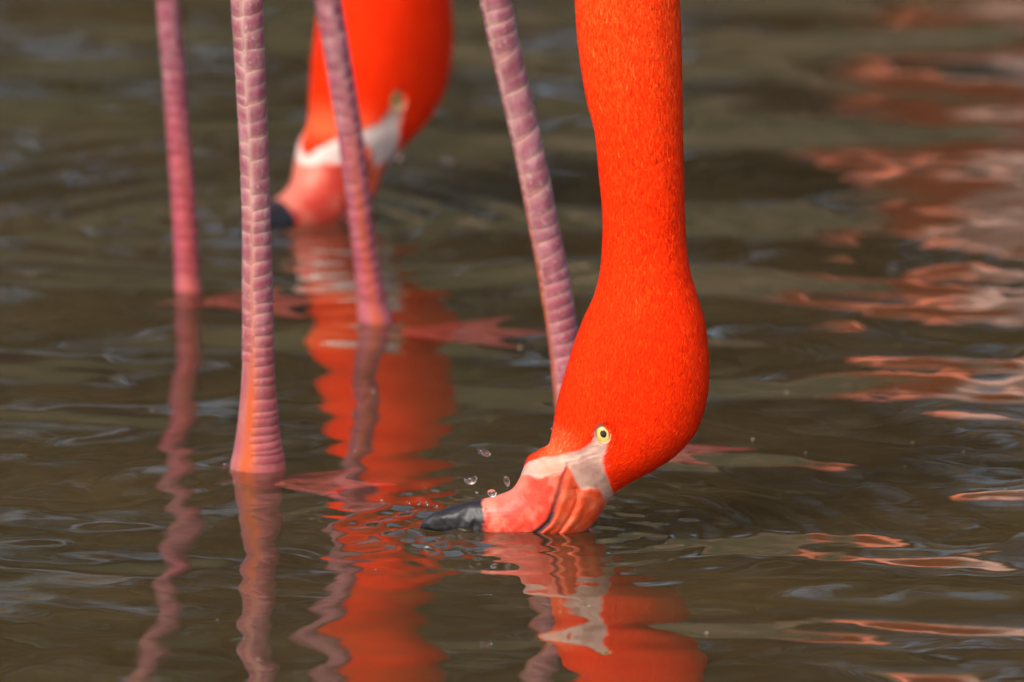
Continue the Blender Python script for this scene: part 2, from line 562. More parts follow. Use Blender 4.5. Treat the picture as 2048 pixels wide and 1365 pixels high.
# left outline x,y  right outline x,y  half depth  exponent
SECT = [
 (1144, -40, 1355, -40, 97, 2.0),
 (1149, 0, 1357, 0, 96, 2.0),
 (1157, 100, 1361, 100, 93, 2.0),
 (1172, 195, 1363, 190, 90, 2.0),
 (1190, 270, 1364, 270, 86, 2.0),
 (1198, 350, 1366, 350, 82, 2.0),
 (1205, 430, 1368, 430, 80, 2.0),
 (1204, 495, 1372, 495, 80, 2.0),
 (1199, 548, 1380, 545, 84, 2.0),
 (1186, 595, 1394, 592, 92, 2.0),
 (1165, 642, 1408, 640, 100, 2.05),
 (1147, 690, 1415, 690, 106, 2.1),
 (1132, 740, 1418, 742, 108, 2.15),
 (1118, 790, 1413, 800, 106, 2.2),
 (1109, 832, 1392, 862, 101, 2.25),
 (1103, 868, 1355, 905, 95, 2.3),
 (1095, 892, 1310, 936, 88, 2.35),
 (1073, 905, 1262, 962, 78, 2.4),
 (1054, 919, 1232, 983, 70, 2.4),
 (1045, 941, 1214, 1006, 65, 2.35),
 (1036, 962, 1196, 1036, 61, 2.3),
 (1022, 980, 1168, 1066, 57, 2.2),
 (996, 991, 1128, 1092, 51, 2.15),
 (967, 998, 1078, 1102, 46, 2.1),
 (934, 1004, 1028, 1098, 41, 2.0),
 (902, 1013, 984, 1092, 35, 2.0),
 (872, 1024, 938, 1084, 27, 2.0),
 (850, 1038, 895, 1076, 17, 2.0),
 (840, 1052, 868, 1071, 7, 2.0),
 (842, 1061, 854, 1066, 1.5, 2.0)]
GAPE = [(1136, 912), (1131, 932), (1124, 952), (1118, 974), (1110, 998), (1104, 1018), (1096, 1035), (1080, 1051), (1058, 1066), (1020, 1078), (980, 1074), (930, 1066), (870, 1062), (846, 1062)]
RIDGE = [(1151, 966), (1155, 984), (1150, 1003), (1141, 1022), (1131, 1038), (1122, 1052), (1100, 1075)]
CHEEK = [(1139, 914), (1146, 930), (1152, 945), (1163, 967), (1180, 965), (1196, 972), (1204, 988)]
PALE = [(1187, 846), (1183, 862), (1174, 872), (1163, 886), (1140, 894), (1112, 899), (1090, 902), (1066, 909), (1040, 915), (1040, 942), (1056, 943), (1080, 944), (1105, 938), (1122, 932),
        (1134, 918), (1142, 934), (1152, 950), (1162, 967), (1180, 965), (1196, 971), (1206, 988), (1214, 998), (1232, 985), (1224, 970), (1215, 944), (1208, 930), (1202, 908), (1207, 893), (1215, 880), (1219, 862), (1216, 845), (1206, 832), (1194, 834)]
BILLZONE = [(1040, 915), (1040, 942), (1056, 943), (1080, 944), (1105, 938), (1122, 932), (1134, 918), (1142, 934), (1152, 950), (1162, 967), (1180, 965), (1196, 971), (1206, 988), (1214, 998), (1232, 985),
            (1260, 1120), (820, 1140), (800, 980), (1000, 930)]
EYE = (1205.0, 850.0)
C_FEATH = np.array([0.86, 0.026, 0.0008])

def head_colors(px, py, mid, white=0.0):
    """colour of the bird at profile position (px,py); mid: 1 on the ridge line of the profile, 0 on the flank; white: front-lit, wet brightening painted into the bare skin"""
    jx = px + 3.5 * fbm2(px, py, 3, 3, 0.08); jy = py + 3.5 * fbm2(px, py, 4, 3, 0.08)
    n = fbm2(px, py, 6, 4, 0.03); n2 = fbm2(px, py, 8, 4, 0.11)
    c = np.repeat(C_FEATH[None, :], len(px), 0)
    up = sstep(430, 0, py)
    c = c + (np.array([0.86, 0.052, 0.006]) - C_FEATH) * (up * 0.8 + 0.10 * n)[:, None].clip(0, 1)
    fore = sstep(60, 0, np.hypot((px - 1100) / 1.3, py - 890))
    c = c + (np.array([0.8, 0.13, 0.045]) - c) * (fore * 0.75)[:, None]
    feather = np.ones(len(px))
    vee = 22.0 * mid * sstep(1140, 1110, px) * sstep(960, 935, py)      # feathers run down the forehead to a point
    sb = poly_sd(BILLZONE, jx, jy - 0.3 * vee)
    sp = poly_sd(PALE, jx, jy - vee)
    bill_m = sstep(3, -4, sb)
    up_b = lin(230, 70, 48) + (lin(246, 122, 98) - lin(230, 70, 48)) * sstep(-0.3, 0.9, n2 + 0.6 * n)[:, None]
    lo_b = lin(230, 84, 44) + (lin(238, 112, 74) - lin(230, 84, 44)) * sstep(-0.3, 0.9, n2)[:, None]
    gx = np.interp(py, [g[1] for g in GAPE[:9]], [g[0] for g in GAPE[:9]])
    low = sstep(-2, 2, px - gx)[:, None]
    bc = up_b * (1 - low) + lo_b * low
    culm = sstep(26, 0, line_dist([(1045, 941), (1036, 962), (1022, 980), (996, 991), (967, 998)], px, py))[:, None]
    bc = bc + (lin(240, 150, 128) - bc) * culm * 0.6
    c = c * (1 - bill_m[:, None]) + bc * bill_m[:, None]
    feather *= 1 - bill_m
    pm = sstep(3.5, -3.5, sp)
    pc = lin(214, 174, 158) + (lin(190, 148, 134) - lin(214, 174, 158)) * sstep(-0.4, 0.7, n2)[:, None]
    pc = pc + (lin(248, 226, 218) - pc) * (white * sstep(872, 905, py))[:, None]  # front light and wetness painted in: pale skin whitened below the eye
    warm = (1 - white) * sstep(40, 0, np.abs(px - 1100))[:, None] * 0.55
    pc = pc + (lin(234, 166, 134) - pc) * warm
    c = c * (1 - pm[:, None]) + pc * pm[:, None]
    feather *= 1 - pm
    blk = sstep(972, 962, px + 7 * fbm2(px, py, 14, 3, 0.12)) * sstep(960, 985, py)
    c = c * (1 - blk[:, None]) + np.array([0.012, 0.012, 0.016]) * blk[:, None]
    feather *= 1 - blk
    gd = line_dist(GAPE, px, py)
    gm = sstep(5.0, 1.2, gd) * sstep(930, 985, py) * (1 - mid)
    gw = sstep(7.0, 2.5, gd) * sstep(990, 1020, py) * (1 - mid)
    gm = np.maximum(gm * 0.75, gw)
    c = c * (1 - gm[:, None]) + np.array([0.02, 0.018, 0.028]) * gm[:, None]
    return c, feather

def head_shape():
    S = np.array(SECT, float)
    n_per = [10, 30, 28, 22, 22, 20, 18, 18, 18, 18, 18, 18, 20, 20, 18, 22, 24, 24, 24, 24, 24, 24, 22, 20, 16, 14, 12, 10, 6]
    S = catmull(S, n_per)
    NA = 192
    a = np.linspace(0, 2 * math.pi, NA, endpoint=False)
    ca = np.cos(a); sa = np.sin(a)
    L = S[:, 0:2]; Rr = S[:, 2:4]
    C = (L + Rr) / 2; Hv = (Rr - L) / 2
    e = 2.0 / S[:, 5][:, None]
    u = np.sign(ca)[None, :] * np.abs(ca)[None, :] ** e          # -1 left outline .. +1 right
    w = np.sign(sa)[None, :] * np.abs(sa)[None, :] ** e
    px = C[:, 0:1] + Hv[:, 0:1] * u
    py = C[:, 1:2] + Hv[:, 1:2] * u
    dp = S[:, 4:5] * w
    # relief of the face: gape groove, cheek step, ridge of the lower bill, swelling of the bill base
    flank = np.abs(w)
    gd = line_dist(GAPE, px.ravel(), py.ravel()).reshape(px.shape)
    rel = -7.0 * np.exp(-(gd / 4.0) ** 2) * sstep(905, 930, py)
    gx = np.interp(py, [g[1] for g in GAPE[:9]], [g[0] for g in GAPE[:9]])
    rel += 5.0 * np.exp(-((px - gx - 12) / 9.0) ** 2) * sstep(925, 960, py) * sstep(1080, 1050, py)
    rd = line_dist(RIDGE, px.ravel(), py.ravel()).reshape(px.shape)
    rel += -4.0 * np.exp(-(rd / 3.2) ** 2)
    rel += 4.0 * np.exp(-((px - np.interp(py, [q[1] for q in RIDGE], [q[0] for q in RIDGE]) - 12) / 10.0) ** 2) * sstep(965, 985, py) * sstep(1075, 1050, py)
    pd = poly_sd(PALE, px.ravel(), py.ravel()).reshape(px.shape)
    rel += -3.0 * sstep(5, -6, pd)                                   # naked skin lies below the feathers
    rel += 0.7 * fbm2(px.ravel(), py.ravel(), 31, 3, 0.16).reshape(px.shape) * (sstep(3, -3, poly_sd(BILLZONE, px.ravel(), py.ravel()).reshape(px.shape)))
    wr = np.sin(0.55 * (px * 0.35 + py) + 3.5 * fbm2(px.ravel(), py.ravel(), 33, 4, 0.06).reshape(px.shape))
    rel += 0.45 * wr * sstep(3, -8, pd) * sstep(1225, 1185, px) * sstep(930, 890, py)
    rel += 3.0 * fbm2(px.ravel(), py.ravel(), 37, 3, 0.10).reshape(px.shape) * sstep(970, 950, px)
    ed = np.hypot((px - EYE[0]) / 17.0, (py - EYE[1]) / 21.0)
    rel += -5.0 * sstep(1.1, 0.7, ed) + 1.5 * np.exp(-((ed - 1.2) / 0.25) ** 2)
    rel *= sstep(0.25, 0.7, flank)
    d2 = dp + np.sign(dp) * rel
    mid = 1 - sstep(0.0, 0.65, flank)
    return px, py, d2, mid, NA

HP = head_shape()

def head_local(px, py, d):
    return np.stack([(px - 1200.0) * PXM, d * PXM, (1058.0 - py) * PZM], -1)

def vnormals(V, Q):
    a = V[Q[:, 0]]; b = V[Q[:, 1]]; c = V[Q[:, 2]]; d = V[Q[:, 3]]
    fn = np.cross(c - a, d - b)
    N = np.zeros_like(V)
    for k in range(4):
        np.add.at(N, Q[:, k], fn)
    return N / (np.linalg.norm(N, axis=1)[:, None] + 1e-15)

def rotz(v, a):
    c, s = math.cos(a), math.sin(a)
    return np.stack([v[..., 0] * c - v[..., 1] * s, v[..., 0] * s + v[..., 1] * c, v[..., 2]], -1)

def tilt_head(v, ang):
    """bend the head downwards on the neck, in its own profile plane (about a point in the throat)"""
    piv = head_local(np.array(1290.0), np.array(700.0), np.array(0.0))
    w = 1 - sstep((1058 - 760) * PZM, (1058 - 560) * PZM, v[..., 2])
    a = ang * w
    x = v[..., 0] - piv[0]; z = v[..., 2] - piv[2]
    c, s = np.cos(a), np.sin(a)
    return np.stack([piv[0] + x * c - z * s, v[..., 1], piv[2] + x * s + z * c], -1)

class Part:
    def __init__(self): self.V = []; self.Q = []; self.C = []; self.F = []; self.rust = []; self.rose = []; self.mi = []; self.n = 0
    def add(self, V, Q, C, F=0.0, mi=0, rust=0.0, rose=0.0):
        m = len(V)
        self.V.append(V); self.Q.append(Q + self.n); self.n += m
        self.C.append(np.broadcast_to(C, (m, 3)))
        for lst, v in ((self.F, F), (self.rust, rust), (self.rose, rose)):
            lst.append(np.broadcast_to(np.asarray(v, float), (m,)))
        self.mi.append(np.full(len(Q), mi))

def leg_profile(pts):
    """pts: list of (z, x, y, r) sorted upward -> interpolating functions"""
    P = catmull(np.array(pts, float), 10)
    z = P[:, 0]
    o = np.argsort(z)
    return lambda q, k: np.interp(q, z[o], P[o, k])

def foot(part, base, heading, z, L, spread=0.62, rot=0.0):
    """three front toes with webs between them and a small hind toe"""
    h = heading
    col_toe = lin(226, 110, 118); col_web = lin(190, 112, 108)
    tips = []
    for k, (da, ln) in enumerate(((-spread, 0.88), (0.0, 1.0), (spread, 0.88))):
        a = h + da
        d = np.array([math.cos(a), math.sin(a), 0])
        side = np.array([-d[1], d[0], 0])
        t = np.linspace(0, 1, 14)
        rr = 0.0048 - 0.0026 * t + 0.0007 * np.abs(np.sin(t * 9.5))
        rr[-1] = 0.0004
        pts = base[None, :] + d[None, :] * (t * L * ln)[:, None] + np.array([0, 0, 1.0])[None, :] * (z + 0.006 * (1 - t) ** 2)[:, None]
        P, Q = tube_np(pts, rr, 10)
        part.add(P, Q, col_toe, 0, 2, 0.1, 0.6)
        tips.append((a, L * ln))
    for (a0, l0), (a1, l1) in zip(tips[:-1], tips[1:]):
        nu, nv = 9, 9
        U, W = np.meshgrid(np.linspace(0.05, 1, nu), np.linspace(0, 1, nv), indexing='ij')
        ang = a0 + (a1 - a0) * W
        ln = (l0 + (l1 - l0) * W) * (0.92 - 0.26 * np.sin(W * math.pi)) * U
        X = base[0] + np.cos(ang) * ln; Y = base[1] + np.sin(ang) * ln
        for dz in (0.0008, -0.0008):
            V = np.stack([X, Y, np.full_like(X, z + dz + 0.0)], -1).reshape(-1, 3)
            part.add(V, grid_quads(nu, nv), col_web, 0, 2, 0.0, 0.45)
    a = h + math.pi
    d = np.array([math.cos(a), math.sin(a), 0])
    t = np.linspace(0, 1, 8)
    pts = base[None, :] + d[None, :] * (t * 0.022)[:, None] + np.array([0, 0, 1.0])[None, :] * (z + 0.010 * (1 - t))[:, None]
    P, Q = tube_np(pts, 0.0035 - 0.003 * t, 8)
    part.add(P, Q, col_toe, 0, 2, 0.0, 0.5)

def flamingo(label, hx, hy, yaw, tilt, hs, hz, neck, torso, heading, legs, barbs, near, pale=False):
    root = empty('flamingo', (torso[0], torso[1], 0.0))
    tag(root, label, 'flamingo', 'flamingos feeding in the pond')
    inv = Vector((-torso[0], -torso[1], 0.0))
    off = np.array(inv)
    def to_world(v):
        v = tilt_head(v, tilt) * hs
        v = rotz(v, yaw)
        return v + np.array([hx, hy, hz])
    px, py, dd, mid, NA = HP
    NS = px.shape[0]
    loc = head_local(px, py, dd)
    Wd = to_world(loc).reshape(-1, 3)
    cols, fea = head_colors(px.ravel(), py.ravel(), mid.ravel(), 0.0 if near else 0.9)  # birds behind carry the front-lit whitening in their skin colour
    Q = grid_quads(NS, NA, True)
    N = vnormals(Wd, Q)
    ctr = Wd.reshape(NS, NA, 3).mean(1)
    if np.mean(np.sum(N * (Wd - np.repeat(ctr, NA, 0)), 1)) < 0:
        Q = Q[:, ::-1]; N = -N
    # faces of the two mandibles
    fx = px.ravel()[Q].mean(1); fy = py.ravel()[Q].mean(1)
    inb = poly_sd(BILLZONE, fx, fy) < 0
    gx = np.interp(fy, [g[1] for g in GAPE[:9]], [g[0] for g in GAPE[:9]])
    gy = np.interp(fx, [g[0] for g in GAPE[::-1]], [g[1] for g in GAPE[::-1]])
    lower = np.where(fx > 1080, fx > gx, fy > gy)
    groups = {'body': ~inb, 'upper_bill': inb & ~lower, 'lower_bill': inb & lower}
    body = Part()
    bodyN = None
    for nm in ('upper_bill', 'lower_bill'):
        q = Q[groups[nm]]
        ids, invx = np.unique(q, return_inverse=True)
        me = np_mesh(nm, Wd[ids] + off, invx.reshape(-1, 4))
        set_color(me, cols[ids]); set_float(me, fea[ids], 'feather')
        me.normals_split_custom_set_from_vertices([tuple(v) for v in N[ids]])
        me.materials.append(M_BIRD)
        o = link(nm, me, root)
        o['label'] = 'pink upper bill with black tip' if nm == 'upper_bill' else 'orange-pink lower bill dipping into water'
    q = Q[groups['body']]
    ids, invx = np.unique(q, return_inverse=True)
    body.add(Wd[ids], invx.reshape(-1, 4), cols[ids], fea[ids])
    headN = N[ids]
    # neck above the frame, joined on to the first ring of the head
    ring = Wd.reshape(NS, NA, 3)[0]
    c0 = ring.mean(0)
    r0 = np.linalg.norm(ring - c0, axis=1).mean()
    c1 = Wd.reshape(NS, NA, 3)[6].mean(0)
    path = catmull(np.array([list(c0) + [r0]] + neck, float), 14)
    # rings carried by parallel transport from the head's own ring
    prev = ring - c0; T0 = c0 - c1; T0 /= np.linalg.norm(T0)
    rings = [ring]
    for k in range(1, len(path)):
        T = path[min(k + 1, len(path) - 1), :3] - path[k - 1, :3]; T /= np.linalg.norm(T)
        ax = np.cross(T0, T); sn = np.linalg.norm(ax); cs = float(T0 @ T)
        if sn > 1e-6:
            ax /= sn
            prev = prev * cs + np.cross(ax, prev) * sn + ax[None, :] * (prev @ ax)[:, None] * (1 - cs)
        f = path[k, 3] / (np.linalg.norm(prev, axis=1).mean())
        rings.append(path[k, :3] + prev * f)
        T0 = T
    nv = np.concatenate(rings)
    nq = grid_quads(len(rings), NA, True)
    body.add(nv, nq[:, ::-1], np.array([0.93, 0.06, 0.012]), 1.0)
    # torso
    hd = np.array([math.cos(heading), math.sin(heading), 0]); sd = np.array([-hd[1], hd[0], 0])
    tz = torso[2]
    TS = [(-0.36, 0.02, 0.010, 0.006), (-0.30, 0.025, 0.040, 0.025), (-0.20, 0.02, 0.075, 0.065), (-0.08, 0.0, 0.105, 0.105), (0.04, -0.005, 0.115, 0.120),
          (0.13, 0.01, 0.100, 0.105), (0.20, 0.035, 0.070, 0.075), (0.245, 0.055, 0.035, 0.035), (0.255, 0.06, 0.004, 0.004)]
    TS = catmull(np.array(TS), 8)
    a = np.linspace(0, 2 * math.pi, 40, endpoint=False)
    base = np.array([torso[0], torso[1], tz])
    P = base + TS[:, 0][:, None, None] * hd + TS[:, 2][:, None, None] * np.cos(a)[None, :, None] * sd + (TS[:, 1][:, None] + TS[:, 3][:, None] * np.sin(a)[None, :])[:, :, None] * np.array([0, 0, 1.0])
    tc = np.array([0.92, 0.25, 0.13]) if pale else np.array([0.88, 0.12, 0.045])
    body.add(P.reshape(-1, 3), grid_quads(len(TS), 40, True), tc, 1.0)
    # folded wings: shells of overlapping coverts along each flank
    for s in (-1, 1):
        t = np.linspace(0, 1, 24); v = np.linspace(-1, 1, 14)
        Tm, Vm = np.meshgrid(t, v, indexing='ij')
        lx = 0.17 - 0.52 * Tm
        hw = 0.085 * np.sin(np.clip(Tm * 1.05 + 0.10, 0, 1) * math.pi) ** 0.6 + 0.006
        rad = np.interp(lx[:, 0], TS[:, 0], TS[:, 2])[:, None]
        out = rad * np.sqrt(np.clip(1 - (Vm * 0.72) ** 2, 0.05, 1)) + 0.010 + 0.004 * np.sin(Tm * 40 + Vm * 6)
        up = 0.02 + hw * Vm + 0.01 * Tm
        P = base + lx[..., None] * hd + (s * out)[..., None] * sd + up[..., None] * np.array([0, 0, 1.0])
        P = P.reshape(-1, 3)
        P2 = P - (s * 0.006) * sd
        g = grid_quads(24, 14)
        me = np_mesh('wing', np.concatenate([P, P2]) + off, np.concatenate([g, g[:, ::-1] + len(P)]))
        nz = fbm2(Tm.ravel() * 30, Vm.ravel() * 8, 50, 3, 1.0)[:, None]
        wc = (np.array([0.93, 0.52, 0.41]) if pale else np.array([0.82, 0.20, 0.11])) * (1 + 0.25 * nz)
        set_color(me, np.concatenate([wc, wc]).clip(0, 0.95)); set_float(me, np.ones(len(me.vertices)), 'feather')
        me.materials.append(M_BIRD)
        link('wing', me, root)
    # legs and feet, part of the same body
    leg_fns = []
    for lg in legs:
        fn = leg_profile(lg['pts'])
        leg_fns.append(fn)
        z0 = lg['pts'][0][0]; z1 = lg['pts'][-1][0]
        zz = np.concatenate([np.linspace(z0, 0.02, 30, endpoint=False), np.linspace(0.02, z1, 190)])
        NL = 36
        aa = np.linspace(0, 2 * math.pi, NL, endpoint=False)
        X = fn(zz, 1)[:, None] + fn(zz, 3)[:, None] * np.cos(aa)[None, :]
        Y = fn(zz, 2)[:, None] + fn(zz, 3)[:, None] * np.sin(aa)[None, :] * 1.1
        Z = np.repeat(zz[:, None], NL, 1)
        V = np.stack([X, Y, Z], -1).reshape(-1, 3)
        rust, rose = lg['stain'](Z.ravel(), np.tile(aa, len(zz)))
        Qg = grid_quads(len(zz), NL, True)
        body.add(V, Qg[:, ::-1], lin(205, 150, 145), 0.0, 1, rust, rose)
        bz = lg['pts'][0][0]
        b = np.array([float(fn(bz, 1)), float(fn(bz, 2)), 0.0])
        foot(body, b, lg['heading'], bz + 0.004, lg['toe'], lg.get('spread', 0.62))
        # thigh into the torso
        top = np.array([float(fn(z1, 1)), float(fn(z1, 2)), z1])
        knee_r = float(fn(z1, 3))
        hip = base + hd * lg.get('hip', 0.0) + sd * lg.get('side', 0.0) + np.array([0, 0, -0.05])
        k = np.linspace(0, 1, 16)[:, None]
        pts = top + (hip - top) * k
        rr = knee_r * (1 + 0.35 * np.exp(-(k[:, 0] / 0.06) ** 2)) + 0.03 * sstep(0.45, 1.0, k[:, 0])
        P, Qt = tube_np(pts, rr, 20)
        body.add(P, Qt, lin(215, 120, 120), 0.0, 1, 0.0, 0.4)
    V = np.concatenate(body.V) + off
    me = np_mesh('body', V, np.concatenate(body.Q))
    set_color(me, np.concatenate(body.C)); set_float(me, np.concatenate(body.F), 'feather')
    set_float(me, np.concatenate(body.rust), 'rust'); set_float(me, np.concatenate(body.rose), 'rose')
    me.materials.append(M_BIRD); me.materials.append(M_LEG); me.materials.append(M_FOOT)
    me.polygons.foreach_set('material_index', np.concatenate(body.mi).astype(np.int32))
    bo = link('body', me, root)
    # scutes: every horny plate of the shank is a piece of its own
    for lg, fn in zip(legs, leg_fns):
        r = np.random.default_rng(lg['seed'])
        for colm in lg['scutes']:
            for z, hh, k in colm['rows']:
                a0 = colm['a0'] + r.normal(0, 0.04); a1 = colm['a1'] + r.normal(0, 0.04)
                nu, nv = 11, 5
                U, W = np.meshgrid(np.array([0, 0.025, 0.12, 0.25, 0.38, 0.5, 0.62, 0.75, 0.88, 0.975, 1]), np.array([0, 0.07, 0.5, 0.93, 1]), indexing='ij')
                ang = a0 + (a1 - a0) * U
                slant = colm.get('slant', 0.0)
                zz = z + (W - 0.5) * hh * colm.get('fill', 1.0) + slant * hh * (U - 0.5) + 0.10 * hh * np.sin(U * 3.1 + k * 1.7)
                e = (1 - np.abs(2 * U - 1) ** 10) * (1 - np.abs(2 * W - 1) ** 6)
                rad = fn(zz, 3) + colm['lift'] * (e ** 0.3) + 0.00006 + 0.5 * colm['lift'] * (0.5 - W) * e
                P = np.stack([fn(zz, 1) + rad * np.cos(ang), fn(zz, 2) + 1.1 * rad * np.sin(ang), zz], -1).reshape(-1, 3) + off
                sm = np_mesh('scute', P, grid_quads(nu, nv))
                ru, ro = lg['stain'](zz.ravel(), ang.ravel())
                set_float(sm, ru, 'rust'); set_float(sm, ro, 'rose')
                set_float(sm, (lg.get('rim', 0.85) * (1 - e.ravel() ** 0.6)).clip(0, 1), 'rim')
                if sm.polygons[len(sm.polygons) // 2].normal.y > 0: sm.flip_normals()
                sm.materials.append(M_SCUTE)
                link('scute', sm, bo)
    # eyes
    for s in (-1, 1):
        k = np.argmin((px - EYE[0]) ** 2 + (py - EYE[1]) ** 2 + 1e6 * (np.sign(dd) != s))
        d0 = abs(dd.ravel()[k]) + 2.0
        def disc(name, rx, ry, z_in, z_out, m, parent, hole=0.0, tx=0.0, ty=0.0, nr=10):
            t = np.linspace(hole, 1, nr); an = np.linspace(0, 2 * math.pi, 40, endpoint=False)
            T, A = np.meshgrid(t, an, indexing='ij')
            ex = EYE[0] + tx + rx * T * np.cos(A) - 0.16 * ry * T * np.sin(A) * -1.0 * 0.6
            ey = EYE[1] + ty + ry * T * np.sin(A)
            if hole > 0:
                q = (T - hole) / (1 - hole)
                dz = z_in + z_out * np.sin(q * math.pi)
            else:
                dz = z_in + z_out * np.sqrt(np.clip(1 - T ** 2, 0, 1))
            V = to_world(head_local(ex, ey, s * (d0 + dz + 0.20 * (ex - EYE[0])))).reshape(-1, 3) + off
            g = grid_quads(nr, 40, True)
            me = np_mesh(name, V, g)
            me.materials.append(m)
            nrm = me.polygons[5].normal
            side = rotz(np.array([[0, float(s), 0]]), yaw)[0]
            if nrm.dot(Vector(side)) < 0: me.flip_normals()
            return link(name, me, parent)
        lid = disc('eye', 18.5, 23.5, -1.0, 4.5, M_LID, root, 0.74)
        lid['label'] = 'cream eyelid ring with pale yellow iris'
        disc('iris', 14.8, 18.8, -4.0, 5.0, M_IRIS, lid, 0, 0.5, 0.5)
        disc('pupil', 6.4, 7.8, 0.7, 1.2, M_PUPIL, lid, 0, 1.0, 0.3)
    # plumage barbs, far too many to count
    if barbs:
        r = np.random.default_rng(77 if near else 78)
        fq = Q[groups['body']]
        fe = fea[fq].mean(1)
        fq = fq[fe > 0.9]
        A = Wd[fq]
        area = np.linalg.norm(np.cross(A[:, 2] - A[:, 0], A[:, 3] - A[:, 1]), axis=1)
        pick = r.choice(len(fq), barbs, p=area / area.sum())
        u = r.uniform(0, 1, (barbs, 1)); v = r.uniform(0, 1, (barbs, 1))
        q = A[pick]
        P = (q[:, 0] * (1 - u) + q[:, 1] * u) * (1 - v) + (q[:, 3] * (1 - u) + q[:, 2] * u) * v
        nn = N[fq[pick]].mean(1); nn /= np.linalg.norm(nn, axis=1)[:, None]
        # feathers point away from the bill, towards the body
        ringi = fq[pick].min(1) // NA
        up = ctr[np.maximum(ringi - 3, 0)] - ctr[np.minimum(ringi + 3, NS - 1)]
        up = up + r.normal(0, 0.14, up.shape) * np.linalg.norm(up, axis=1)[:, None]
        up -= nn * np.sum(up * nn, 1)[:, None]
        up /= np.linalg.norm(up, axis=1)[:, None] + 1e-12
        sdv = np.cross(nn, up)
        cpy = py.ravel()[fq[pick]].mean(1)
        ln = (r.uniform(0.0026, 0.0052, (barbs, 1)) * (0.65 + 0.5 * sstep(800, 300, cpy))[:, None]) * hs
        wd = ln * r.uniform(0.10, 0.17, (barbs, 1))
        lift = ln * r.uniform(0.02, 0.06, (barbs, 1)) + 0.00012
        p0 = P - nn * 0.00008
        V = np.stack([p0 - sdv * wd * 0.5, p0 + sdv * wd * 0.5, p0 + up * ln * 0.62 + sdv * wd * 0.55 + nn * lift, p0 + up * ln + nn * lift * 0.8, p0 + up * ln * 0.62 - sdv * wd * 0.55 + nn * lift], 1)
        idx = np.arange(barbs)[:, None] * 5
        qd = idx + np.array([[4, 2, 1, 0]]); td = idx + np.array([[3, 2, 4]])
        me = np_mesh('plumage', V.reshape(-1, 3) + off, qd, td)
        cc = cols[fq[pick]].mean(1)
        k = r.normal(0, 1, (barbs, 1))
        cc = np.concatenate([cc[:, :1] * (1 + 0.05 * k), cc[:, 1:2] * np.exp(0.36 * k), cc[:, 2:3] * np.exp(0.6 * k)], 1).clip(0, 0.97)
        base_c = np.repeat(cc[:, None, :], 5, 1)
        base_c[:, 3, 1] *= 1.5
        set_color(me, base_c.reshape(-1, 3))
        nv_ = np.repeat((nn + 0.11 * r.normal(0, 1, nn.shape))[:, None, :], 5, 1).reshape(-1, 3)
        nv_ /= np.linalg.norm(nv_, axis=1)[:, None]
        me.normals_split_custom_set_from_vertices([tuple(v) for v in nv_])
        me.materials.append(M_BARB)
        po = link('plumage', me, bo)
        po['kind'] = 'stuff'
    return root

def leg_pts(pix, Y, below, zb, top):
    """pix: list of (x_left, x_right, y) in the photograph, from the water upward"""
    out = []
    for (xl, xr, y) in pix:
        a = px2w(xl, y, Y); b = px2w(xr, y, Y)
        out.append(((a.z + b.z) / 2, (a.x + b.x) / 2, Y, abs(b.x - a.x) / 2))
    z, x, yy, r = out[0]
    dx = (out[1][1] - out[0][1]) / (out[1][0] - out[0][0])
    out = [(zb, x + dx * (zb - z) + below[0], yy, r * below[1]), (zb * 0.5, x + dx * (zb * 0.5 - z), yy, r * 1.02)] + [(q if i else (0.0, q[1], q[2], q[3])) for i, q in enumerate(out)]
    z, x, yy, r = out[-1]
    dx = (out[-1][1] - out[-3][1]) / (out[-1][0] - out[-3][0])
    out.append((top, x + dx * (top - z), yy, r * 1.05))
    return out

def rows(z0, z1, h0, h1, seed, jit=0.2):
    r = np.random.default_rng(seed)
    out = []; z = z0
    while z < z1:
        t = (z - z0) / (z1 - z0)
        h = (h0 + (h1 - h0) * min(1, t * 1.6)) * min(1.5, max(0.55, 1 + r.normal(0, jit)))
        out.append((z + h / 2, h, r.normal(0, 1)))
        z += h
    return out

BED = -0.036
D2 = math.pi
def stainA(z, a):
    front = np.exp(-((np.angle(np.exp(1j * (a - R(248))))) / 0.45) ** 2)
    side = np.exp(-((np.angle(np.exp(1j * (a - R(330))))) / 0.5) ** 2)
    ru = front * (0.68 * sstep(0.075, 0.02, z) + 0.35 * sstep(0.16, 0.05, z)) + 0.35 * side * sstep(0.09, 0.05, z)
    return ru.clip(0, 0.95), 0.4 * sstep(0.12, 0.0, z)
def stainD(z, a):
    left = np.exp(-((np.angle(np.exp(1j * (a - R(196))))) / 0.33) ** 2)
    return (0.95 * left * sstep(0.15, 0.06, z)).clip(0, 1), 0.35 * sstep(0.14, 0.04, z)
def stainB(z, a):
    f = np.exp(-((np.angle(np.exp(1j * (a - R(285))))) / 0.6) ** 2)
    return 0.4 * f * sstep(0.12, 0.03, z), 0.75 * sstep(0.12, 0.05, z)
def stainC(z, a):
    f = np.exp(-((np.angle(np.exp(1j * (a - R(275))))) / 0.35) ** 2)
    return 0.85 * f * sstep(0.13, 0.03, z), 0.6 * sstep(0.14, 0.03, z)

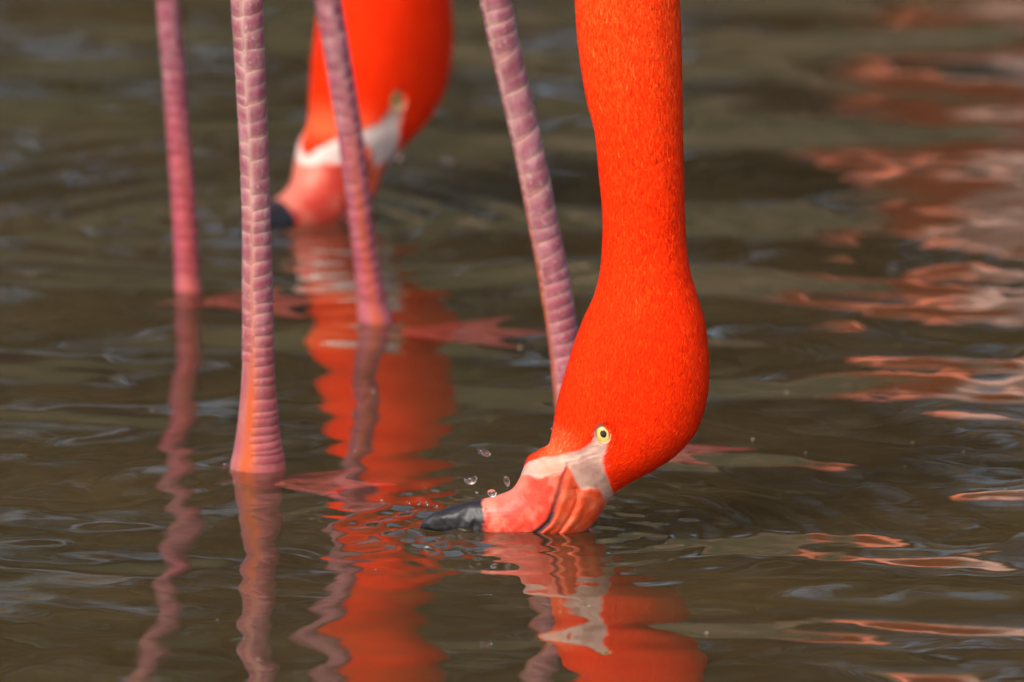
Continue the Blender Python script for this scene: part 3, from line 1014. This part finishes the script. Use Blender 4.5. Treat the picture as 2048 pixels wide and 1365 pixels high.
legA = dict(pts=leg_pts([(460, 572, 935), (466, 566, 905), (472, 560, 870), (478, 555, 820), (483, 549, 760), (485, 547, 690), (485, 544, 560), (485, 541, 450), (481, 538, 330), (474, 532, 190), (466, 527, 60), (461, 524, -20)], Y_A, (0.004, 0.7), BED, 0.36),
            heading=R(-6), toe=0.060, spread=0.72, seed=3, stain=stainA, hip=0.02, side=-0.03,
            scutes=[dict(a0=R(253), a1=R(374), rows=rows(0.004, 0.245, 0.0034, 0.0084, 21), lift=0.00028, slant=0.25),
                    dict(a0=R(172), a1=R(249), rows=rows(0.05, 0.245, 0.0060, 0.0072, 22), lift=0.00025, slant=-0.15)])
legD = dict(pts=leg_pts([(1112, 1182, 872), (1110, 1176, 820), (1104, 1168, 760), (1097, 1158, 690), (1078, 1140, 560), (1057, 1117, 450), (1032, 1092, 320), (1000, 1060, 180), (972, 1033, 60), (955, 1018, -20)], Y_D, (0.004, 0.8), BED, 0.36),
            heading=R(4), toe=0.078, spread=0.66, seed=4, stain=stainD, hip=0.05, side=0.03,
            scutes=[dict(a0=R(224), a1=R(370), rows=rows(0.004, 0.25, 0.0050, 0.0088, 23), lift=0.00027, slant=0.85),
                    dict(a0=R(174), a1=R(220), rows=rows(0.06, 0.25, 0.0058, 0.0066, 24), lift=0.0003, slant=0.2)])
legB = dict(pts=leg_pts([(350, 404, 585), (350, 398, 550), (347, 394, 480), (341, 388, 380), (332, 378, 250), (322, 368, 110), (312, 357, 0)], Y_B, (0.003, 0.9), BED * 0.9, 0.36),
            heading=R(8), toe=0.070, spread=0.7, seed=5, rim=0.15, stain=stainB, hip=0.0, side=-0.03,
            scutes=[dict(a0=R(205), a1=R(290), rows=rows(0.01, 0.20, 0.0052, 0.0075, 25), lift=0.00025, slant=0.1),
                    dict(a0=R(294), a1=R(365), rows=rows(0.01, 0.20, 0.0052, 0.0075, 26), lift=0.00025, slant=0.1)])
legC = dict(pts=leg_pts([(716, 786, 640), (715, 775, 610), (712, 762, 560), (704, 751, 490), (692, 739, 390), (676, 726, 280), (655, 706, 150), (630, 682, 0)], Y_C, (0.003, 0.9), BED, 0.36),
            heading=R(2), toe=0.080, spread=0.6, seed=6, rim=0.4, stain=stainC, hip=0.05, side=0.03,
            scutes=[dict(a0=R(190), a1=R(281), rows=rows(0.01, 0.21, 0.0050, 0.0075, 27), lift=0.00025, slant=0.1),
                    dict(a0=R(284), a1=R(366), rows=rows(0.01, 0.21, 0.0050, 0.0075, 28), lift=0.00030, slant=0.3)])

# bird 1: the near one
flamingo('vivid orange flamingo in front, bill in the water, pale eye open, two scaly pink legs',
         ORG.x, Y_H1, 0.0, 0.0, 1.0, 0.0,
         [[0.056, Y_H1 + 0.005, 0.33, 0.0235], [0.085, Y_H1 + 0.03, 0.50, 0.025], [0.15, Y_H1 + 0.07, 0.68, 0.027], [0.20, Y_H1 + 0.11, 0.84, 0.030], [0.15, Y_H1 + 0.14, 0.93, 0.036], [0.05, Y_H1 + 0.16, 0.86, 0.055]],
         (-0.10, 0.5 * (Y_A + Y_D), 0.76), R(-6), [legA, legD], 110000, True)
# bird 2: behind
HS2, YAW2 = 1.18, R(47)
e2 = px2w(800, 180, Y_H2 + 0.05)
TILT2 = R(5)
el = rotz(tilt_head(head_local(np.array(EYE[0]), np.array(EYE[1]), np.array(-97.0)), TILT2) * HS2, YAW2)
h2 = Vector((e2.x - el[0], e2.y - el[1] - 0.03, 0)); ez = el[2]
n2 = Vector((h2.x + 60 * PXM * HS2 * math.cos(YAW2), h2.y + 60 * PXM * HS2 * math.sin(YAW2), 0))
flamingo('blurred orange flamingo feeding behind, pale band on its bill, standing on two mauve legs',
         h2.x, h2.y, YAW2, TILT2, HS2, e2.z - ez,
         [[n2.x + 0.005, n2.y + 0.005, 0.37, 0.029], [n2.x + 0.02, n2.y + 0.01, 0.55, 0.029], [n2.x + 0.02, n2.y - 0.04, 0.75, 0.030], [n2.x - 0.0, n2.y - 0.10, 0.90, 0.032], [n2.x - 0.03, n2.y - 0.16, 0.95, 0.038], [n2.x - 0.05, n2.y - 0.22, 0.88, 0.055]],
         (-0.14, 0.5 * (Y_B + Y_C) + 0.02, 0.78), R(45), [legB, legC], 26000, False)
# bird 3: beyond the frame, its pale body mirrored on the right
X3, Y3 = 0.40, 13.0
def far_leg(x, y):
    return dict(pts=[(BED, x, y, 0.009), (-0.01, x, y, 0.011), (0.02, x - 0.001, y, 0.008), (0.10, x - 0.004, y, 0.0065), (0.22, x - 0.01, y, 0.0065), (0.36, x - 0.016, y, 0.008)],
                heading=R(175), toe=0.075, seed=9, stain=stainB, hip=0.0, side=0.0, scutes=[])
flamingo('pale pink flamingo standing off to the right, seen only as broken reflections in the water',
         X3 + 0.50, Y3 + 0.50, R(-25), 0.0, 1.0, 0.0,
         [[X3 + 0.54, Y3 + 0.48, 0.35, 0.024], [X3 + 0.54, Y3 + 0.46, 0.55, 0.025], [X3 + 0.46, Y3 + 0.42, 0.78, 0.028], [X3 + 0.34, Y3 + 0.36, 0.90, 0.032], [X3 + 0.22, Y3 + 0.30, 0.88, 0.04], [X3 + 0.12, Y3 + 0.20, 0.78, 0.055]],
         (X3, Y3, 0.70), R(62), [far_leg(X3 - 0.03, Y3 - 0.03), far_leg(X3 + 0.07, Y3 + 0.05)], 0, False, True)

# ------------------------------------------------------------------ splashed drops
def droplet(px, py, Y, rx, rz, label, seed):
    r = np.random.default_rng(seed)
    c = px2w(px, py, Y)
    nu, nv = 18, 24
    th = np.linspace(0.001, math.pi - 0.001, nu); ph = np.linspace(0, 2 * math.pi, nv, endpoint=False)
    T, P = np.meshgrid(th, ph, indexing='ij')
    k = 1 + 0.10 * np.sin(2 * P + r.uniform(0, 6)) * np.sin(T) + 0.08 * np.cos(T * 2 + r.uniform(0, 6))
    V = np.stack([rx * k * np.sin(T) * np.cos(P), 0.8 * rx * k * np.sin(T) * np.sin(P), rz * k * np.cos(T)], -1)
    a = r.uniform(-0.5, 0.5)
    V = np.stack([V[..., 0] * math.cos(a) - V[..., 2] * math.sin(a), V[..., 1], V[..., 0] * math.sin(a) + V[..., 2] * math.cos(a)], -1)
    me = np_mesh('water_droplet', V.reshape(-1, 3), grid_quads(nu, nv, True)[:, ::-1])
    me.materials.append(M_DROP)
    o = link('water_droplet', me)
    o.location = c
    tag(o, label, 'droplet', 'splashed water drops')

u = PXM
for i, (x, y, Y, rx, rz, lb) in enumerate([
        (968, 905, Y_H1, 14 * u, 6 * u, 'flat clear water drop flying highest left of the orange forehead'),
        (942, 961, Y_H1, 12 * u, 9 * u, 'round clear water drop in the air above the black bill tip'),
        (1014, 964, Y_H1, 6 * u, 11 * u, 'slanting clear water drop close to the pink bill'),
        (984, 987, Y_H1 - 0.01, 10 * u, 7 * u, 'small clear drop just above where the bill turns black'),
        (1104, 858, Y_H1 - 0.02, 3 * u, 2.5 * u, 'tiny drop clinging beside the orange forehead'),
        (795, 314, Y_H2, 9 * u, 9 * u, 'blurred drop under the blurred flamingo cheek'),
        (893, 320, Y_H2, 9 * u, 9 * u, 'blurred drop right of the blurred flamingo')]):
    droplet(x, y, Y, rx, rz, lb, 60 + i)
rs = np.random.default_rng(91)
for i in range(8):
    sx = rs.uniform(800, 990); sy = 1040 - abs(rs.normal(0, 28)) - 12
    sr = rs.uniform(1.6, 4.0) * u
    droplet(sx, sy, Y_H1 + rs.uniform(-0.03, 0.02), sr, sr * rs.uniform(0.6, 1.1), 'tiny bead of spray above the black bill tip', 80 + i)

# ------------------------------------------------------------------ bubbles at the near leg and dust on the water
for i, (x, y, rx, lb) in enumerate([(452, 933, 9, 'largest clear bubble floating against the near scaly leg'), (464, 938, 6, 'small clear bubble beside the near scaly leg'),
                                    (1786, 538, 14, 'pale bubble floating among the pink reflections')]):
    Yb = depth_of_water(y)
    c = px2w(x, y, Yb)
    nu, nv = 10, 20
    T, P = np.meshgrid(np.linspace(0.01, math.pi * 0.5, nu), np.linspace(0, 2 * math.pi, nv, endpoint=False), indexing='ij')
    rr = rx * PXM
    V = np.stack([rr * np.sin(T) * np.cos(P), rr * np.sin(T) * np.sin(P), 0.7 * rr * np.cos(T)], -1).reshape(-1, 3)
    me = np_mesh('water_bubble', V, grid_quads(nu, nv, True)[:, ::-1])
    me.materials.append(M_DROP)
    o = link('water_bubble', me); o.location = (c.x, c.y, 0.0006)
    tag(o, lb, 'bubble', 'bubbles on the water')
r = np.random.default_rng(5)
n = 90
cx = r.uniform(-0.3, 0.3, n); cy = r.uniform(7.0, 9.4, n)
cz = water_height(cx, cy) + 0.0005
sz = r.uniform(0.0003, 0.0009, n)
an = r.uniform(0, 6.28, n)
V = []
for k in range(n):
    a = np.array([math.cos(an[k]), math.sin(an[k]), 0]) * sz[k] * 1.6; b = np.array([-math.sin(an[k]), math.cos(an[k]), 0]) * sz[k]
    p = np.array([cx[k], cy[k], cz[k]])
    V += [p - a, p - b, p + a, p + b, p + np.array([0, 0, sz[k] * 0.8])]
idx = np.arange(n)[:, None] * 5
T = np.concatenate([idx + np.array([[i, (i + 1) % 4, 4]]) for i in range(4)])
me = np_mesh('floating_specks', np.array(V), None, T, smooth=False)
me.materials.append(mat_plain('chaff', (0.34, 0.27, 0.18), 0.8, 0.2))
tag(link('floating_specks', me), 'tiny pale specks of dust drifting on the pond', 'specks', kind='stuff')
